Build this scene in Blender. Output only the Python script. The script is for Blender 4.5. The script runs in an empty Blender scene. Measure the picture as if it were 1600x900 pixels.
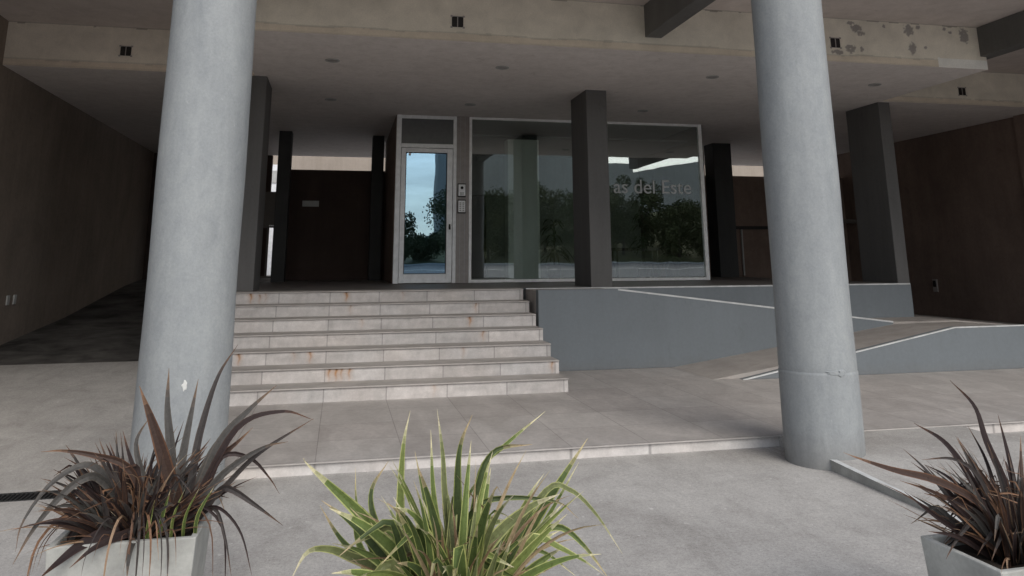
import bpy, bmesh, math, random
from mathutils import Vector, Matrix, noise
random.seed(7)
SC = bpy.context.scene
COL = SC.collection

# ---------------------------------------------------------------- helpers
def link(o, parent=None):
    COL.objects.link(o)
    if parent is not None: o.parent = parent
    return o

class MB:
    """collects faces, builds ONE mesh object"""
    def __init__(s): s.v = []; s.f = []; s.c = []
    def face(s, pts, col=None):
        n = len(s.v); s.v += [tuple(p) for p in pts]; s.f.append(tuple(range(n, n+len(pts)))); s.c.append(col)
    def box(s, x0, x1, y0, y1, z0, z1):
        n = len(s.v)
        s.v += [(x0,y0,z0),(x1,y0,z0),(x1,y1,z0),(x0,y1,z0),(x0,y0,z1),(x1,y0,z1),(x1,y1,z1),(x0,y1,z1)]
        for q in ((0,3,2,1),(4,5,6,7),(0,1,5,4),(1,2,6,5),(2,3,7,6),(3,0,4,7)):
            s.f.append(tuple(n+i for i in q)); s.c.append(None)
        return s
    def prism_xz(s, pts, y0, y1):
        """outline in x,z extruded along y"""
        n = len(s.v); k = len(pts)
        s.v += [(x,y0,z) for x,z in pts] + [(x,y1,z) for x,z in pts]
        s.f.append(tuple(n+i for i in range(k))); s.f.append(tuple(n+k+i for i in reversed(range(k))))
        s.c += [None, None]
        for i in range(k):
            j = (i+1) % k
            s.f.append((n+j, n+i, n+k+i, n+k+j)); s.c.append(None)
        return s
    def prism_yz(s, pts, x0, x1):
        n = len(s.v); k = len(pts)
        s.v += [(x0,y,z) for y,z in pts] + [(x1,y,z) for y,z in pts]
        s.f.append(tuple(n+i for i in reversed(range(k)))); s.f.append(tuple(n+k+i for i in range(k)))
        s.c += [None, None]
        for i in range(k):
            j = (i+1) % k
            s.f.append((n+i, n+j, n+k+j, n+k+i)); s.c.append(None)
        return s
    def tube(s, pts, rad, seg=8, cap=True):
        pts = [Vector(p) for p in pts]; n0 = len(s.v)
        rads = rad if isinstance(rad, (list, tuple)) else [rad]*len(pts)
        for i, p in enumerate(pts):
            t = (pts[min(i+1, len(pts)-1)] - pts[max(i-1, 0)]).normalized()
            a = t.cross(Vector((0,0,1)))
            if a.length < 1e-3: a = t.cross(Vector((1,0,0)))
            a.normalize(); b = t.cross(a)
            for k in range(seg):
                an = 2*math.pi*k/seg
                s.v.append(tuple(p + (a*math.cos(an)+b*math.sin(an))*rads[i]))
        for i in range(len(pts)-1):
            for k in range(seg):
                k2 = (k+1) % seg
                s.f.append((n0+i*seg+k, n0+i*seg+k2, n0+(i+1)*seg+k2, n0+(i+1)*seg+k)); s.c.append(None)
        if cap:
            s.f.append(tuple(n0+k for k in reversed(range(seg)))); s.f.append(tuple(n0+(len(pts)-1)*seg+k for k in range(seg))); s.c += [None, None]
        return s
    def grid(s, o, u, v, nu, nv, colfn=None, disp=None):
        """subdivided rectangle from corner o along u and v, optional per-vertex colour"""
        o, u, v = Vector(o), Vector(u), Vector(v); n = len(s.v)
        nrm = u.cross(v).normalized()
        cols = []
        for j in range(nv+1):
            for i in range(nu+1):
                p = o + u*(i/nu) + v*(j/nv)
                cols.append(colfn(p) if colfn else None)
                if disp: p = p + nrm*disp(p)
                s.v.append(tuple(p))
        for j in range(nv):
            for i in range(nu):
                a = j*(nu+1)+i; q = (a, a+1, a+nu+2, a+nu+1)
                s.f.append(tuple(n+k for k in q))
                s.c.append([cols[k] for k in q] if colfn else None)
        return s
    def build(s, name, m, parent=None, smooth=False, bevel=0, loc=None):
        me = bpy.data.meshes.new(name); vs = s.v
        if loc is not None: vs = [(x-loc[0], y-loc[1], z-loc[2]) for x,y,z in s.v]
        me.from_pydata(vs, [], s.f); me.update()
        if any(c is not None for c in s.c):
            ca = me.color_attributes.new('col', 'FLOAT_COLOR', 'CORNER'); k = 0
            for f, c in zip(s.f, s.c):
                for i in range(len(f)):
                    cc = (.5,.5,.5) if c is None else (c[i] if isinstance(c, list) else c)
                    ca.data[k].color = (cc[0], cc[1], cc[2], 1); k += 1
        me.materials.append(m)
        if smooth:
            for p in me.polygons: p.use_smooth = True
        o = bpy.data.objects.new(name, me); link(o, parent)
        if loc is not None: o.location = loc
        if bevel:
            b = o.modifiers.new('edge', 'BEVEL'); b.width = bevel; b.segments = 2; b.limit_method = 'ANGLE'; b.angle_limit = math.radians(40)
        return o

def tag(o, label=None, cat=None, group=None, kind=None):
    if label: o['label'] = label
    if cat: o['category'] = cat
    if group: o['group'] = group
    if kind: o['kind'] = kind
    return o
def empty(name, loc, label=None, cat=None, group=None):
    o = bpy.data.objects.new(name, None); link(o); o.location = loc; o.empty_display_size = .1
    return tag(o, label, cat, group)
def under(child, root):
    """parent keeping world place"""
    child.parent = root; child.matrix_parent_inverse = Matrix.Translation(-Vector(root.location)); return child
def part(mb, name, m, root, **k):
    """mesh part given in world coordinates under a thing"""
    return under(mb.build(name, m, **k), root)
def sub(mb, name, m, par, root, **k):
    o = mb.build(name, m, **k); o.parent = par; 
    o.matrix_parent_inverse = Matrix.Identity(4)
    return o
def copy_tree(o, parent=None):
    c = o.copy(); COL.objects.link(c); c.parent = parent
    if parent is not None: c.matrix_parent_inverse = o.matrix_parent_inverse.copy()
    for ch in [x for x in bpy.data.objects if x.parent == o]: copy_tree(ch, c)
    return c

# ---------------------------------------------------------------- materials
def nodes(name):
    m = bpy.data.materials.new(name); m.use_nodes = True; nt = m.node_tree
    return m, nt, nt.nodes['Principled BSDF'], nt.nodes['Material Output']
def N(nt, typ, **k):
    n = nt.nodes.new(typ)
    for a, b in k.items():
        if a.startswith('i_'): n.inputs[int(a[2:])].default_value = b
        else: setattr(n, a, b)
    return n
def pos(nt, sx=1, sy=1, sz=1):
    g = N(nt, 'ShaderNodeNewGeometry'); mp = N(nt, 'ShaderNodeMapping'); mp.inputs['Scale'].default_value = (sx, sy, sz)
    nt.links.new(g.outputs['Position'], mp.inputs['Vector']); return mp.outputs[0]
def noise_(nt, vec, scale, detail=6, rough=.6, dist=0):
    n = N(nt, 'ShaderNodeTexNoise'); n.inputs['Scale'].default_value = scale; n.inputs['Detail'].default_value = detail
    n.inputs['Roughness'].default_value = rough; n.inputs['Distortion'].default_value = dist
    nt.links.new(vec, n.inputs['Vector']); return n.outputs['Fac']
def ramp(nt, fac, *stops):
    r = N(nt, 'ShaderNodeValToRGB'); e = r.color_ramp.elements
    while len(e) < len(stops): e.new(.5)
    for x, (p, c) in zip(e, stops):
        x.position = p; x.color = (c if hasattr(c, '__len__') else (c,)*3) + (1,) if not (hasattr(c, '__len__') and len(c) == 4) else c
    nt.links.new(fac, r.inputs[0]); return r.outputs[0]
def mix(nt, a, b, fac, mode='MIX'):
    n = N(nt, 'ShaderNodeMix', data_type='RGBA', blend_type=mode)
    for s, v in ((n.inputs[6], a), (n.inputs[7], b), (n.inputs[0], fac)):
        if hasattr(v, 'links'): nt.links.new(v, s)
        elif hasattr(v, '__len__'): s.default_value = tuple(v)+(1,) if len(v) == 3 else v
        else: s.default_value = v
    return n.outputs[2]
def mth(nt, op, a, b=None, c=None):
    n = N(nt, 'ShaderNodeMath', operation=op)
    for i, v in enumerate((a, b, c)):
        if v is None: continue
        if hasattr(v, 'links'): nt.links.new(v, n.inputs[i])
        else: n.inputs[i].default_value = v
    return n.outputs[0]
def bump(nt, bs, h, strength=.2, dist=.01):
    b = N(nt, 'ShaderNodeBump'); b.inputs['Strength'].default_value = strength; b.inputs['Distance'].default_value = dist
    nt.links.new(h, b.inputs['Height']); nt.links.new(b.outputs[0], bs.inputs['Normal'])

def weathered(name, base, dark=.75, light=1.15, scale=1.2, rough=.75, fine=30, bmp=.15, streak=False, spec=.3, metal=0, famp=.05, drip=1.0, grime=None):
    m, nt, bs, out = nodes(name)
    v = pos(nt, 1, 1, .18 if streak else 1)
    a = noise_(nt, v, scale, 7, .62, .3)
    c = mix(nt, base, (1,1,1), 0)
    r = ramp(nt, a, (.3, (dark,)*3), (.7, (light,)*3))
    c = mix(nt, base, r, 1.0, 'MULTIPLY')
    dr_ = noise_(nt, pos(nt, 1, 1, .1), 4.5, 6, .7, .1)
    c = mix(nt, c, ramp(nt, dr_, (.34, (.9,.895,.885)), (.55, (1,1,1)), (.72, (1.05,)*3)), drip, 'MULTIPLY')
    sc_ = noise_(nt, pos(nt, 1, 1, .8), 3.1, 9, .8, .8)
    c = mix(nt, c, ramp(nt, sc_, (.33, (.84,.83,.82)), (.42, (1,1,1)), (.64, (1,1,1)), (.74, (1.12,)*3)), .3+.7*drip, 'MULTIPLY')
    if grime:       # splash dirt above the floor line
        gz = N(nt, 'ShaderNodeNewGeometry'); sz = N(nt, 'ShaderNodeSeparateXYZ'); nt.links.new(gz.outputs['Position'], sz.inputs[0])
        gn = noise_(nt, pos(nt), 7, 8, .8, .5)
        hgt = mth(nt, 'ADD', sz.outputs[2], mth(nt, 'MULTIPLY', gn, grime[1]))
        c = mix(nt, c, (.13,.12,.11), mth(nt, 'MULTIPLY', ramp(nt, mth(nt, 'SUBTRACT', hgt, grime[0]), (grime[1]*.3, 1.), (grime[1]*.95, 0.)), grime[2]))
    f = noise_(nt, pos(nt), fine, 4, .7)
    c = mix(nt, c, ramp(nt, f, (.3, (1-famp,)*3), (.7, (1+famp*.8,)*3)), 1.0, 'MULTIPLY')
    nt.links.new(c, bs.inputs['Base Color'])
    bs.inputs['Roughness'].default_value = rough; bs.inputs['Specular IOR Level'].default_value = spec; bs.inputs['Metallic'].default_value = metal
    if bmp: bump(nt, bs, f, bmp, .004)
    return m
def plain(name, c, rough=.5, metal=0, spec=.5):
    m, nt, bs, out = nodes(name)
    f = noise_(nt, pos(nt), 9, 4, .6)
    cc = mix(nt, c, ramp(nt, f, (.3, (.88,)*3), (.7, (1.08,)*3)), 1.0, 'MULTIPLY')
    nt.links.new(cc, bs.inputs['Base Color'])
    bs.inputs['Roughness'].default_value = rough; bs.inputs['Metallic'].default_value = metal; bs.inputs['Specular IOR Level'].default_value = spec
    return m
def vcol(name, rough=.7, scale=6, lo=.88, hi=1.1, bmp=.1, spec=.3, fine=60):
    m, nt, bs, out = nodes(name)
    a = N(nt, 'ShaderNodeVertexColor', layer_name='col')
    f = noise_(nt, pos(nt), scale, 7, .65, .4); g = noise_(nt, pos(nt), fine, 3, .7)
    c = mix(nt, a.outputs[0], ramp(nt, f, (.3, (lo,)*3), (.7, (hi,)*3)), 1.0, 'MULTIPLY')
    c = mix(nt, c, ramp(nt, g, (.3, (.93,)*3), (.7, (1.06,)*3)), 1.0, 'MULTIPLY')
    nt.links.new(c, bs.inputs['Base Color']); bs.inputs['Roughness'].default_value = rough; bs.inputs['Specular IOR Level'].default_value = spec
    if bmp: bump(nt, bs, g, bmp, .003)
    return m

def concrete_ground():
    m, nt, bs, out = nodes('pavement_concrete')
    p = pos(nt)
    big = noise_(nt, p, .55, 7, .6, .8); mid = noise_(nt, p, 3.2, 8, .68, .5); fine = noise_(nt, p, 45, 5, .75)
    c = ramp(nt, big, (.28, (.33,.315,.30)), (.5, (.415,.40,.383)), (.75, (.475,.46,.442)))
    c = mix(nt, c, ramp(nt, mid, (.3, (.87,.865,.86)), (.52, (1,1,1)), (.75, (1.1,1.1,1.09))), 1.0, 'MULTIPLY')
    c = mix(nt, c, ramp(nt, fine, (.3, (.82,)*3), (.7, (1.14,)*3)), 1.0, 'MULTIPLY')
    # pale scuffs and spots
    sc = noise_(nt, pos(nt, 1, .35, 1), 7, 8, .75, 1.2)
    c = mix(nt, c, (.56,.55,.53), mth(nt, 'MULTIPLY', ramp(nt, sc, (.6, 0.), (.72, 1.)), .55))
    dk = noise_(nt, pos(nt, .6, 1, 1), 2.1, 8, .7, 1.5)
    c = mix(nt, c, (.2,.18,.165), mth(nt, 'MULTIPLY', ramp(nt, dk, (.56, 0.), (.8, 1.)), .25))
    sp = noise_(nt, p, 19, 3, .5)
    c = mix(nt, c, (.66,.65,.63), mth(nt, 'MULTIPLY', ramp(nt, sp, (.69, 0.), (.73, 1.)), .5))
    stk = noise_(nt, pos(nt, 1.6, .5, 1), 1.7, 9, .78, .9)
    c = mix(nt, c, ramp(nt, stk, (.34, (.86,.855,.85)), (.5, (1,1,1)), (.66, (1.08,1.08,1.075))), 1.0, 'MULTIPLY')
    gx = N(nt, 'ShaderNodeTexNoise'); gx.inputs['Scale'].default_value = 160; gx.inputs['Detail'].default_value = 2; nt.links.new(p, gx.inputs['Vector'])
    c = mix(nt, c, ramp(nt, gx.outputs['Fac'], (.32, (.72,)*3), (.45, (1,1,1)), (.62, (1,1,1)), (.72, (1.2,)*3)), 1.0, 'MULTIPLY')
    nt.links.new(c, bs.inputs['Base Color']); bs.inputs['Roughness'].default_value = .85; bs.inputs['Specular IOR Level'].default_value = .25
    h = mth(nt, 'ADD', mth(nt, 'MULTIPLY', fine, .5), mid); bump(nt, bs, h, .35, .006)
    return m

def tile_floor():
    """large porcelain slabs: 0.69 m joints, a tone per slab, smears"""
    m, nt, bs, out = nodes('terrace_tiles')
    g = N(nt, 'ShaderNodeNewGeometry'); s = N(nt, 'ShaderNodeSeparateXYZ'); nt.links.new(g.outputs['Position'], s.inputs[0])
    def cell(o, off, w):
        q = mth(nt, 'DIVIDE', mth(nt, 'ADD', o, off), w)
        fr = mth(nt, 'FRACT', q); fl = mth(nt, 'FLOOR', q)
        d = mth(nt, 'MULTIPLY', mth(nt, 'MINIMUM', fr, mth(nt, 'SUBTRACT', 1, fr)), w)
        return fl, d
    fx, dx = cell(s.outputs[0], 10*.69+.13, .69); fy, dy = cell(s.outputs[1], 10*.69-6.667, .69)
    j = mth(nt, 'LESS_THAN', mth(nt, 'MINIMUM', dx, dy), .0035)
    cx = N(nt, 'ShaderNodeCombineXYZ'); nt.links.new(fx, cx.inputs[0]); nt.links.new(fy, cx.inputs[1])
    wn = N(nt, 'ShaderNodeTexWhiteNoise'); nt.links.new(cx.outputs[0], wn.inputs['Vector'])
    p = pos(nt)
    c = ramp(nt, wn.outputs['Value'], (0., (.37,.345,.33)), (1., (.41,.388,.372)))
    sm = noise_(nt, pos(nt, 1, .45, 1), 2.4, 8, .7, 1.0); fi = noise_(nt, p, 26, 6, .7)
    c = mix(nt, c, ramp(nt, sm, (.28, (.8,.79,.78)), (.5, (1,1,1)), (.74, (1.25,1.25,1.24))), 1.0, 'MULTIPLY')
    c = mix(nt, c, ramp(nt, fi, (.3, (.88,)*3), (.7, (1.1,)*3)), 1.0, 'MULTIPLY')
    c = mix(nt, c, (.09,.08,.075), mth(nt, 'MULTIPLY', j, .45))
    nt.links.new(c, bs.inputs['Base Color'])
    nt.links.new(ramp(nt, sm, (.3, (.5,)*3), (.7, (.72,)*3)), bs.inputs['Roughness']); bs.inputs['Specular IOR Level'].default_value = .3
    bump(nt, bs, mth(nt, 'SUBTRACT', mth(nt, 'MULTIPLY', fi, .15), j), .3, .003)
    return m

def column_paint():
    m, nt, bs, out = nodes('column_grey_paint')
    st = noise_(nt, pos(nt, 1, 1, .12), 5, 7, .6, .2); bl = noise_(nt, pos(nt), 2.2, 7, .65, .4); fi = noise_(nt, pos(nt), 55, 4, .75)
    c = mix(nt, (.288,.302,.309), ramp(nt, st, (.3, (.86,.87,.88)), (.7, (1.09,1.09,1.08))), 1.0, 'MULTIPLY')
    c = mix(nt, c, ramp(nt, bl, (.3, (.94,.94,.945)), (.7, (1.05,1.05,1.045))), 1.0, 'MULTIPLY')
    ch = noise_(nt, pos(nt, 1, 1, .6), 13, 8, .8)
    c = mix(nt, c, (.58,.6,.6), mth(nt, 'MULTIPLY', ramp(nt, ch, (.66, 0.), (.74, 1.)), .5))
    c = mix(nt, c, ramp(nt, fi, (.3, (.92,)*3), (.7, (1.07,)*3)), 1.0, 'MULTIPLY')
    md = noise_(nt, pos(nt, 1, 1, .6), 12, 9, .85, .4)
    c = mix(nt, c, ramp(nt, md, (.3, (.84,.85,.87)), (.5, (1,1,1)), (.7, (1.12,1.11,1.09))), 1.0, 'MULTIPLY')
    gz = N(nt, 'ShaderNodeNewGeometry'); sz = N(nt, 'ShaderNodeSeparateXYZ'); nt.links.new(gz.outputs['Position'], sz.inputs[0])
    gr = mth(nt, 'MULTIPLY', ramp(nt, mth(nt, 'ADD', sz.outputs[2], mth(nt, 'MULTIPLY', md, .25)), (.10, 1.), (.42, 0.)), .6)
    c = mix(nt, c, (.16,.15,.14), gr)
    nt.links.new(c, bs.inputs['Base Color']); bs.inputs['Roughness'].default_value = .6; bs.inputs['Specular IOR Level'].default_value = .3
    bump(nt, bs, mth(nt, 'ADD', mth(nt, 'MULTIPLY', bl, 1.5), mth(nt, 'MULTIPLY', fi, .35)), .35, .008)
    return m

def glass(name, refl=.4, tint=(.5,.55,.55), gc=(.9,.95,.95)):
    m, nt, bs, out = nodes(name); nt.nodes.remove(bs)
    tr = N(nt, 'ShaderNodeBsdfTransparent'); tr.inputs[0].default_value = tint + (1,)
    gl = N(nt, 'ShaderNodeBsdfGlossy'); gl.inputs['Roughness'].default_value = .0; gl.inputs[0].default_value = gc + (1,)
    bn = noise_(nt, pos(nt), .9, 2, .5); b = N(nt, 'ShaderNodeBump'); b.inputs['Strength'].default_value = .06; b.inputs['Distance'].default_value = .02
    nt.links.new(bn, b.inputs['Height']); nt.links.new(b.outputs[0], gl.inputs['Normal'])
    mx = N(nt, 'ShaderNodeMixShader'); mx.inputs[0].default_value = refl
    nt.links.new(tr.outputs[0], mx.inputs[1]); nt.links.new(gl.outputs[0], mx.inputs[2]); nt.links.new(mx.outputs[0], out.inputs[0])
    return m
def leafmat():
    m, nt, bs, out = nodes('leaf_blade')
    a = N(nt, 'ShaderNodeVertexColor', layer_name='col'); f = noise_(nt, pos(nt), 55, 6, .8)
    c = mix(nt, a.outputs[0], ramp(nt, f, (.28, (.55,.5,.45)), (.45, (.95,)*3), (.7, (1.25,)*3)), 1.0, 'MULTIPLY')
    nt.links.new(c, bs.inputs['Base Color']); bs.inputs['Roughness'].default_value = .58; bs.inputs['Specular IOR Level'].default_value = .3
    tl = N(nt, 'ShaderNodeBsdfTranslucent'); nt.links.new(c, tl.inputs[0])
    mx = N(nt, 'ShaderNodeMixShader'); mx.inputs[0].default_value = .18
    nt.links.new(bs.outputs[0], mx.inputs[1]); nt.links.new(tl.outputs[0], mx.inputs[2]); nt.links.new(mx.outputs[0], out.inputs[0])
    return m

M = dict(
    ground=concrete_ground(), tiles=tile_floor(), column=column_paint(),
    soffit=weathered('soffit_paint', (.74,.69,.66), .95, 1.08, .5, .85, 20, .05),
    upper=weathered('upper_slab_paint', (.58,.52,.485), .92, 1.1, .7, .85, 25, .08),
    beam=weathered('beam_grey_paint', (.13,.128,.122), .85, 1.12, 1.2, .7, 25, .08),
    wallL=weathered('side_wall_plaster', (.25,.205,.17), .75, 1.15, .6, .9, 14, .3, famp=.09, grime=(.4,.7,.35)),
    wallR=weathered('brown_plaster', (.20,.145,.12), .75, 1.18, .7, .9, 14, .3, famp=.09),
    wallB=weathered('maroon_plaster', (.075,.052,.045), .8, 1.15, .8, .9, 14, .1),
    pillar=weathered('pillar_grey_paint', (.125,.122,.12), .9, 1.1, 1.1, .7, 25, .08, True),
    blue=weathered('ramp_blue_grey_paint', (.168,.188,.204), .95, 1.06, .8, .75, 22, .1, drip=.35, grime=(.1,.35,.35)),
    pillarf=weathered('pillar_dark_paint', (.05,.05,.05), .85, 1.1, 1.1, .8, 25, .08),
    edge=weathered('white_edge_strip', (.58,.59,.59), .8, 1.1, 6, .6, 40, .05),
    tread=weathered('dull_tile', (.42,.395,.375), .85, 1.12, 2.5, .7, 30, .08),
    ramp=weathered('ramp_floor', (.37,.342,.32), .85, 1.15, 1.6, .85, 30, .2),
    asphalt=weathered('driveway_asphalt', (.055,.052,.049), .3, 3.0, 1.4, .9, 60, .35),
    road=weathered('road_asphalt', (.20,.20,.21), .9, 1.1, .12, .9, 8, .1),
    riser=vcol('riser_tile', .6, 9, .86, 1.1), fascia=vcol('fascia_cream', .85, 3, .88, 1.1, .15), leaf=leafmat(),
    alu=plain('painted_aluminium', (.9,.91,.92), .4), alu_dark=plain('grey_aluminium', (.33,.30,.285), .45),
    white=plain('white_enamel', (.93,.93,.92), .4), dark=plain('black_recess', (.012,.01,.01), .6), steel=plain('steel', (.4,.4,.4), .35, .8),
    plastic=plain('grey_plastic', (.42,.42,.41), .5),
    glass=glass('tinted_glass', .22, (.86,.9,.88)), doorglass=glass('door_glass', .30, (.6,.65,.66), (.52,.78,1)), transom=plain('transom_panel', (.13,.135,.135), .3),
    inner=weathered('lobby_paint', (.42,.43,.42), .9, 1.05, 1, .8, 20, .02), innerfloor=plain('lobby_floor', (.2,.2,.2), .3),
    cement=weathered('planter_cement', (.42,.42,.395), .72, 1.15, 4, .85, 50, .3, famp=.09, grime=(0,.5,.3)), soil=weathered('potting_soil', (.035,.026,.02), .6, 1.5, 12, .95, 60, .6),
    cream=weathered('neighbour_cream', (.31,.265,.225), .9, 1.05, 1, .85, 14, .05), nbwhite=plain('neighbour_white', (.75,.76,.78), .7),
    grate=plain('iron_grate', (.035,.035,.036), .6, .3), grass=weathered('verge_grass', (.10,.105,.045), .45, 1.7, .35, .95, 3, .2),
    letter=plain('frosted_letter', (.6,.61,.61), .6), bark=plain('bark', (.06,.045,.035), .9),
    gate=plain('gate_metal', (.10,.085,.075), .5), plant_dark=plain('indoor_leaf', (.02,.035,.015), .5),
    stand_in=weathered('stand_in_paint', (.84,.86,.82), .95, 1.03, 1, .7, 20, .02), blockwall=weathered('block_wall', (.5,.49,.47), .9, 1.1, .1, .9, 2, 0), darktile=weathered('platform_tile', (.17,.155,.145), .85, 1.12, 2.5, .55, 30, .08), innerceil=plain('lobby_ceiling', (.16,.165,.165), .8), scar=plain('patch_plaster', (.6,.6,.58), .9), frosted=plain('lamp_lens', (.34,.32,.31), .5),
)
HERO_DARK_LEFT= [(0.0525, [(-0.74, 4.08, 0.515), (-0.726, 4.113, 0.694), (-0.771, 4.147, 0.94), (-0.787, 4.18, 1.122)]), (0.0722, [(-0.687, 4.08, 0.538), (-0.729, 4.063, 0.679), (-0.789, 4.047, 0.848), (-0.879, 4.03, 1.066)]), (0.046, [(-0.699, 4.08, 0.512), (-0.682, 4.14, 0.768), (-0.653, 4.2, 1.065)]), (0.0427, [(-0.658, 4.08, 0.509), (-0.619, 4.147, 0.82), (-0.566, 4.213, 1.066), (-0.489, 4.28, 1.213)]), (0.0558, [(-0.63, 4.08, 0.508), (-0.517, 4.113, 0.793), (-0.4, 4.147, 0.924), (-0.284, 4.18, 1.025)]), (0.0394, [(-0.619, 4.08, 0.533), (-0.446, 4.08, 0.853), (-0.247, 4.08, 0.92), (-0.096, 4.08, 0.876)]), (0.0296, [(-0.563, 4.08, 0.53), (-0.349, 4.055, 0.736), (-0.095, 4.03, 0.891)]), (0.0394, [(-0.824, 4.08, 0.547), (-0.901, 4.055, 0.717), (-1.033, 4.03, 0.778), (-1.159, 4.005, 0.811), (-1.243, 3.98, 0.816)]), (0.0361, [(-0.888, 4.08, 0.525), (-0.986, 4.04, 0.686), (-1.068, 4.0, 0.748), (-1.181, 3.96, 0.689), (-1.261, 3.92, 0.556), (-1.263, 3.88, 0.457)]), (0.0427, [(-0.872, 4.08, 0.498), (-0.996, 4.03, 0.676), (-1.062, 3.98, 0.698), (-1.141, 3.93, 0.634), (-1.21, 3.88, 0.53), (-1.251, 3.83, 0.425)]), (0.0361, [(-0.612, 4.08, 0.453), (-0.507, 4.043, 0.59), (-0.448, 4.005, 0.612), (-0.328, 3.968, 0.546), (-0.205, 3.93, 0.467)]), (0.0296, [(-0.591, 4.08, 0.532), (-0.508, 4.08, 0.73), (-0.38, 4.08, 0.723), (-0.288, 4.08, 0.635), (-0.235, 4.08, 0.558)]), (0.0558, [(-0.8, 4.08, 0.44), (-0.893, 4.005, 0.49), (-1.021, 3.93, 0.452), (-1.092, 3.855, 0.409), (-1.134, 3.78, 0.38)]), (0.0427, [(-0.786, 4.08, 0.434), (-0.846, 3.98, 0.469), (-0.957, 3.88, 0.451), (-1.025, 3.78, 0.411)]), (0.0328, [(-0.786, 4.08, 0.426), (-0.818, 3.98, 0.451), (-0.823, 3.88, 0.429), (-0.804, 3.78, 0.353)]), (0.0197, [(-0.613, 4.08, 0.467), (-0.512, 4.013, 0.532), (-0.449, 3.947, 0.43), (-0.403, 3.88, 0.285)]), (0.0164, [(-0.614, 4.08, 0.48), (-0.504, 4.013, 0.539), (-0.388, 3.947, 0.451), (-0.316, 3.88, 0.278)]), (0.0328, [(-0.778, 4.08, 0.491), (-0.895, 4.08, 0.738), (-0.943, 4.08, 0.868)]), (0.0493, [(-0.644, 4.08, 0.508), (-0.55, 4.155, 0.758), (-0.429, 4.23, 0.867)]), (0.0394, [(-0.765, 4.08, 0.49), (-0.851, 4.113, 0.674), (-0.895, 4.147, 0.805), (-0.851, 4.18, 0.909)]), (0.0394, [(-0.616, 4.08, 0.507), (-0.485, 4.047, 0.669), (-0.319, 4.013, 0.776), (-0.205, 3.98, 0.805)]), (0.0296, [(-0.805, 4.08, 0.493), (-0.939, 4.08, 0.634), (-1.022, 4.08, 0.799), (-1.039, 4.08, 0.84)]), (0.046, [(-0.616, 4.08, 0.507), (-0.552, 4.113, 0.684), (-0.443, 4.147, 0.783), (-0.383, 4.18, 0.836)]), (0.0296, [(-0.911, 4.08, 0.487), (-1.076, 3.98, 0.591), (-1.19, 3.88, 0.611)])]
HERO_GREEN= [(0.0618, [(0.335, 3.2, 0.411), (0.2, 3.188, 0.597), (0.102, 3.175, 0.715), (-0.078, 3.163, 0.881), (-0.104, 3.15, 0.916)]), (0.0386, [(0.28, 3.2, 0.416), (0.26, 3.217, 0.693), (0.266, 3.233, 0.914), (0.291, 3.25, 1.044)]), (0.0309, [(0.442, 3.2, 0.402), (0.39, 3.25, 0.72), (0.379, 3.3, 0.96)]), (0.0283, [(0.47, 3.2, 0.464), (0.433, 3.24, 0.72), (0.426, 3.28, 0.872), (0.406, 3.32, 1.032)]), (0.0438, [(0.478, 3.2, 0.399), (0.473, 3.2, 0.728), (0.481, 3.2, 0.909), (0.53, 3.2, 1.028)]), (0.0283, [(0.526, 3.2, 0.503), (0.568, 3.233, 0.805), (0.677, 3.267, 0.897), (0.852, 3.3, 1.009)]), (0.0438, [(0.515, 3.2, 0.396), (0.552, 3.217, 0.741), (0.624, 3.233, 0.883), (0.784, 3.25, 0.897)]), (0.0489, [(0.612, 3.2, 0.387), (0.746, 3.233, 0.564), (0.915, 3.267, 0.765), (1.032, 3.3, 0.896)]), (0.0232, [(0.489, 3.2, 0.571), (0.572, 3.183, 0.717), (0.839, 3.167, 0.709), (0.941, 3.15, 0.643)]), (0.0335, [(0.539, 3.2, 0.394), (0.732, 3.175, 0.566), (0.853, 3.15, 0.62), (0.946, 3.125, 0.561), (1.041, 3.1, 0.442)]), (0.0258, [(0.588, 3.2, 0.454), (0.817, 3.2, 0.729), (0.919, 3.2, 0.734), (1.024, 3.2, 0.642), (1.133, 3.2, 0.487)]), (0.0438, [(0.3, 3.2, 0.393), (0.177, 3.16, 0.523), (0.078, 3.12, 0.586), (0.001, 3.08, 0.629), (-0.072, 3.04, 0.638), (-0.12, 3.0, 0.572)]), (0.0335, [(0.229, 3.2, 0.42), (0.104, 3.2, 0.557), (0.031, 3.2, 0.635), (-0.038, 3.2, 0.739)]), (0.0386, [(0.299, 3.2, 0.435), (0.182, 3.233, 0.627), (0.15, 3.267, 0.755), (0.215, 3.3, 0.855)]), (0.0515, [(0.539, 3.2, 0.372), (0.705, 3.15, 0.462), (0.654, 3.1, 0.563), (0.586, 3.05, 0.605)]), (0.0386, [(0.252, 3.2, 0.418), (0.12, 3.233, 0.567), (0.086, 3.267, 0.69), (0.076, 3.3, 0.704)]), (0.0232, [(0.442, 3.2, 0.402), (0.369, 3.275, 0.664), (0.322, 3.35, 0.874)]), (0.0206, [(0.204, 3.2, 0.486), (0.104, 3.25, 0.694), (0.088, 3.3, 0.839)]), (0.0361, [(0.588, 3.2, 0.39), (0.691, 3.217, 0.596), (0.773, 3.233, 0.723), (0.831, 3.25, 0.785)]), (0.0258, [(0.539, 3.2, 0.394), (0.63, 3.167, 0.506), (0.772, 3.133, 0.55), (0.911, 3.1, 0.463)]), (0.0309, [(0.418, 3.2, 0.425), (0.499, 3.275, 0.66), (0.614, 3.35, 0.798)]), (0.0258, [(0.637, 3.2, 0.385), (0.855, 3.25, 0.643), (0.993, 3.3, 0.808)]), (0.0412, [(0.442, 3.2, 0.381), (0.409, 3.15, 0.572), (0.33, 3.1, 0.764)]), (0.0412, [(0.395, 3.2, 0.385), (0.529, 3.15, 0.606), (0.642, 3.1, 0.722)])]
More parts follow.
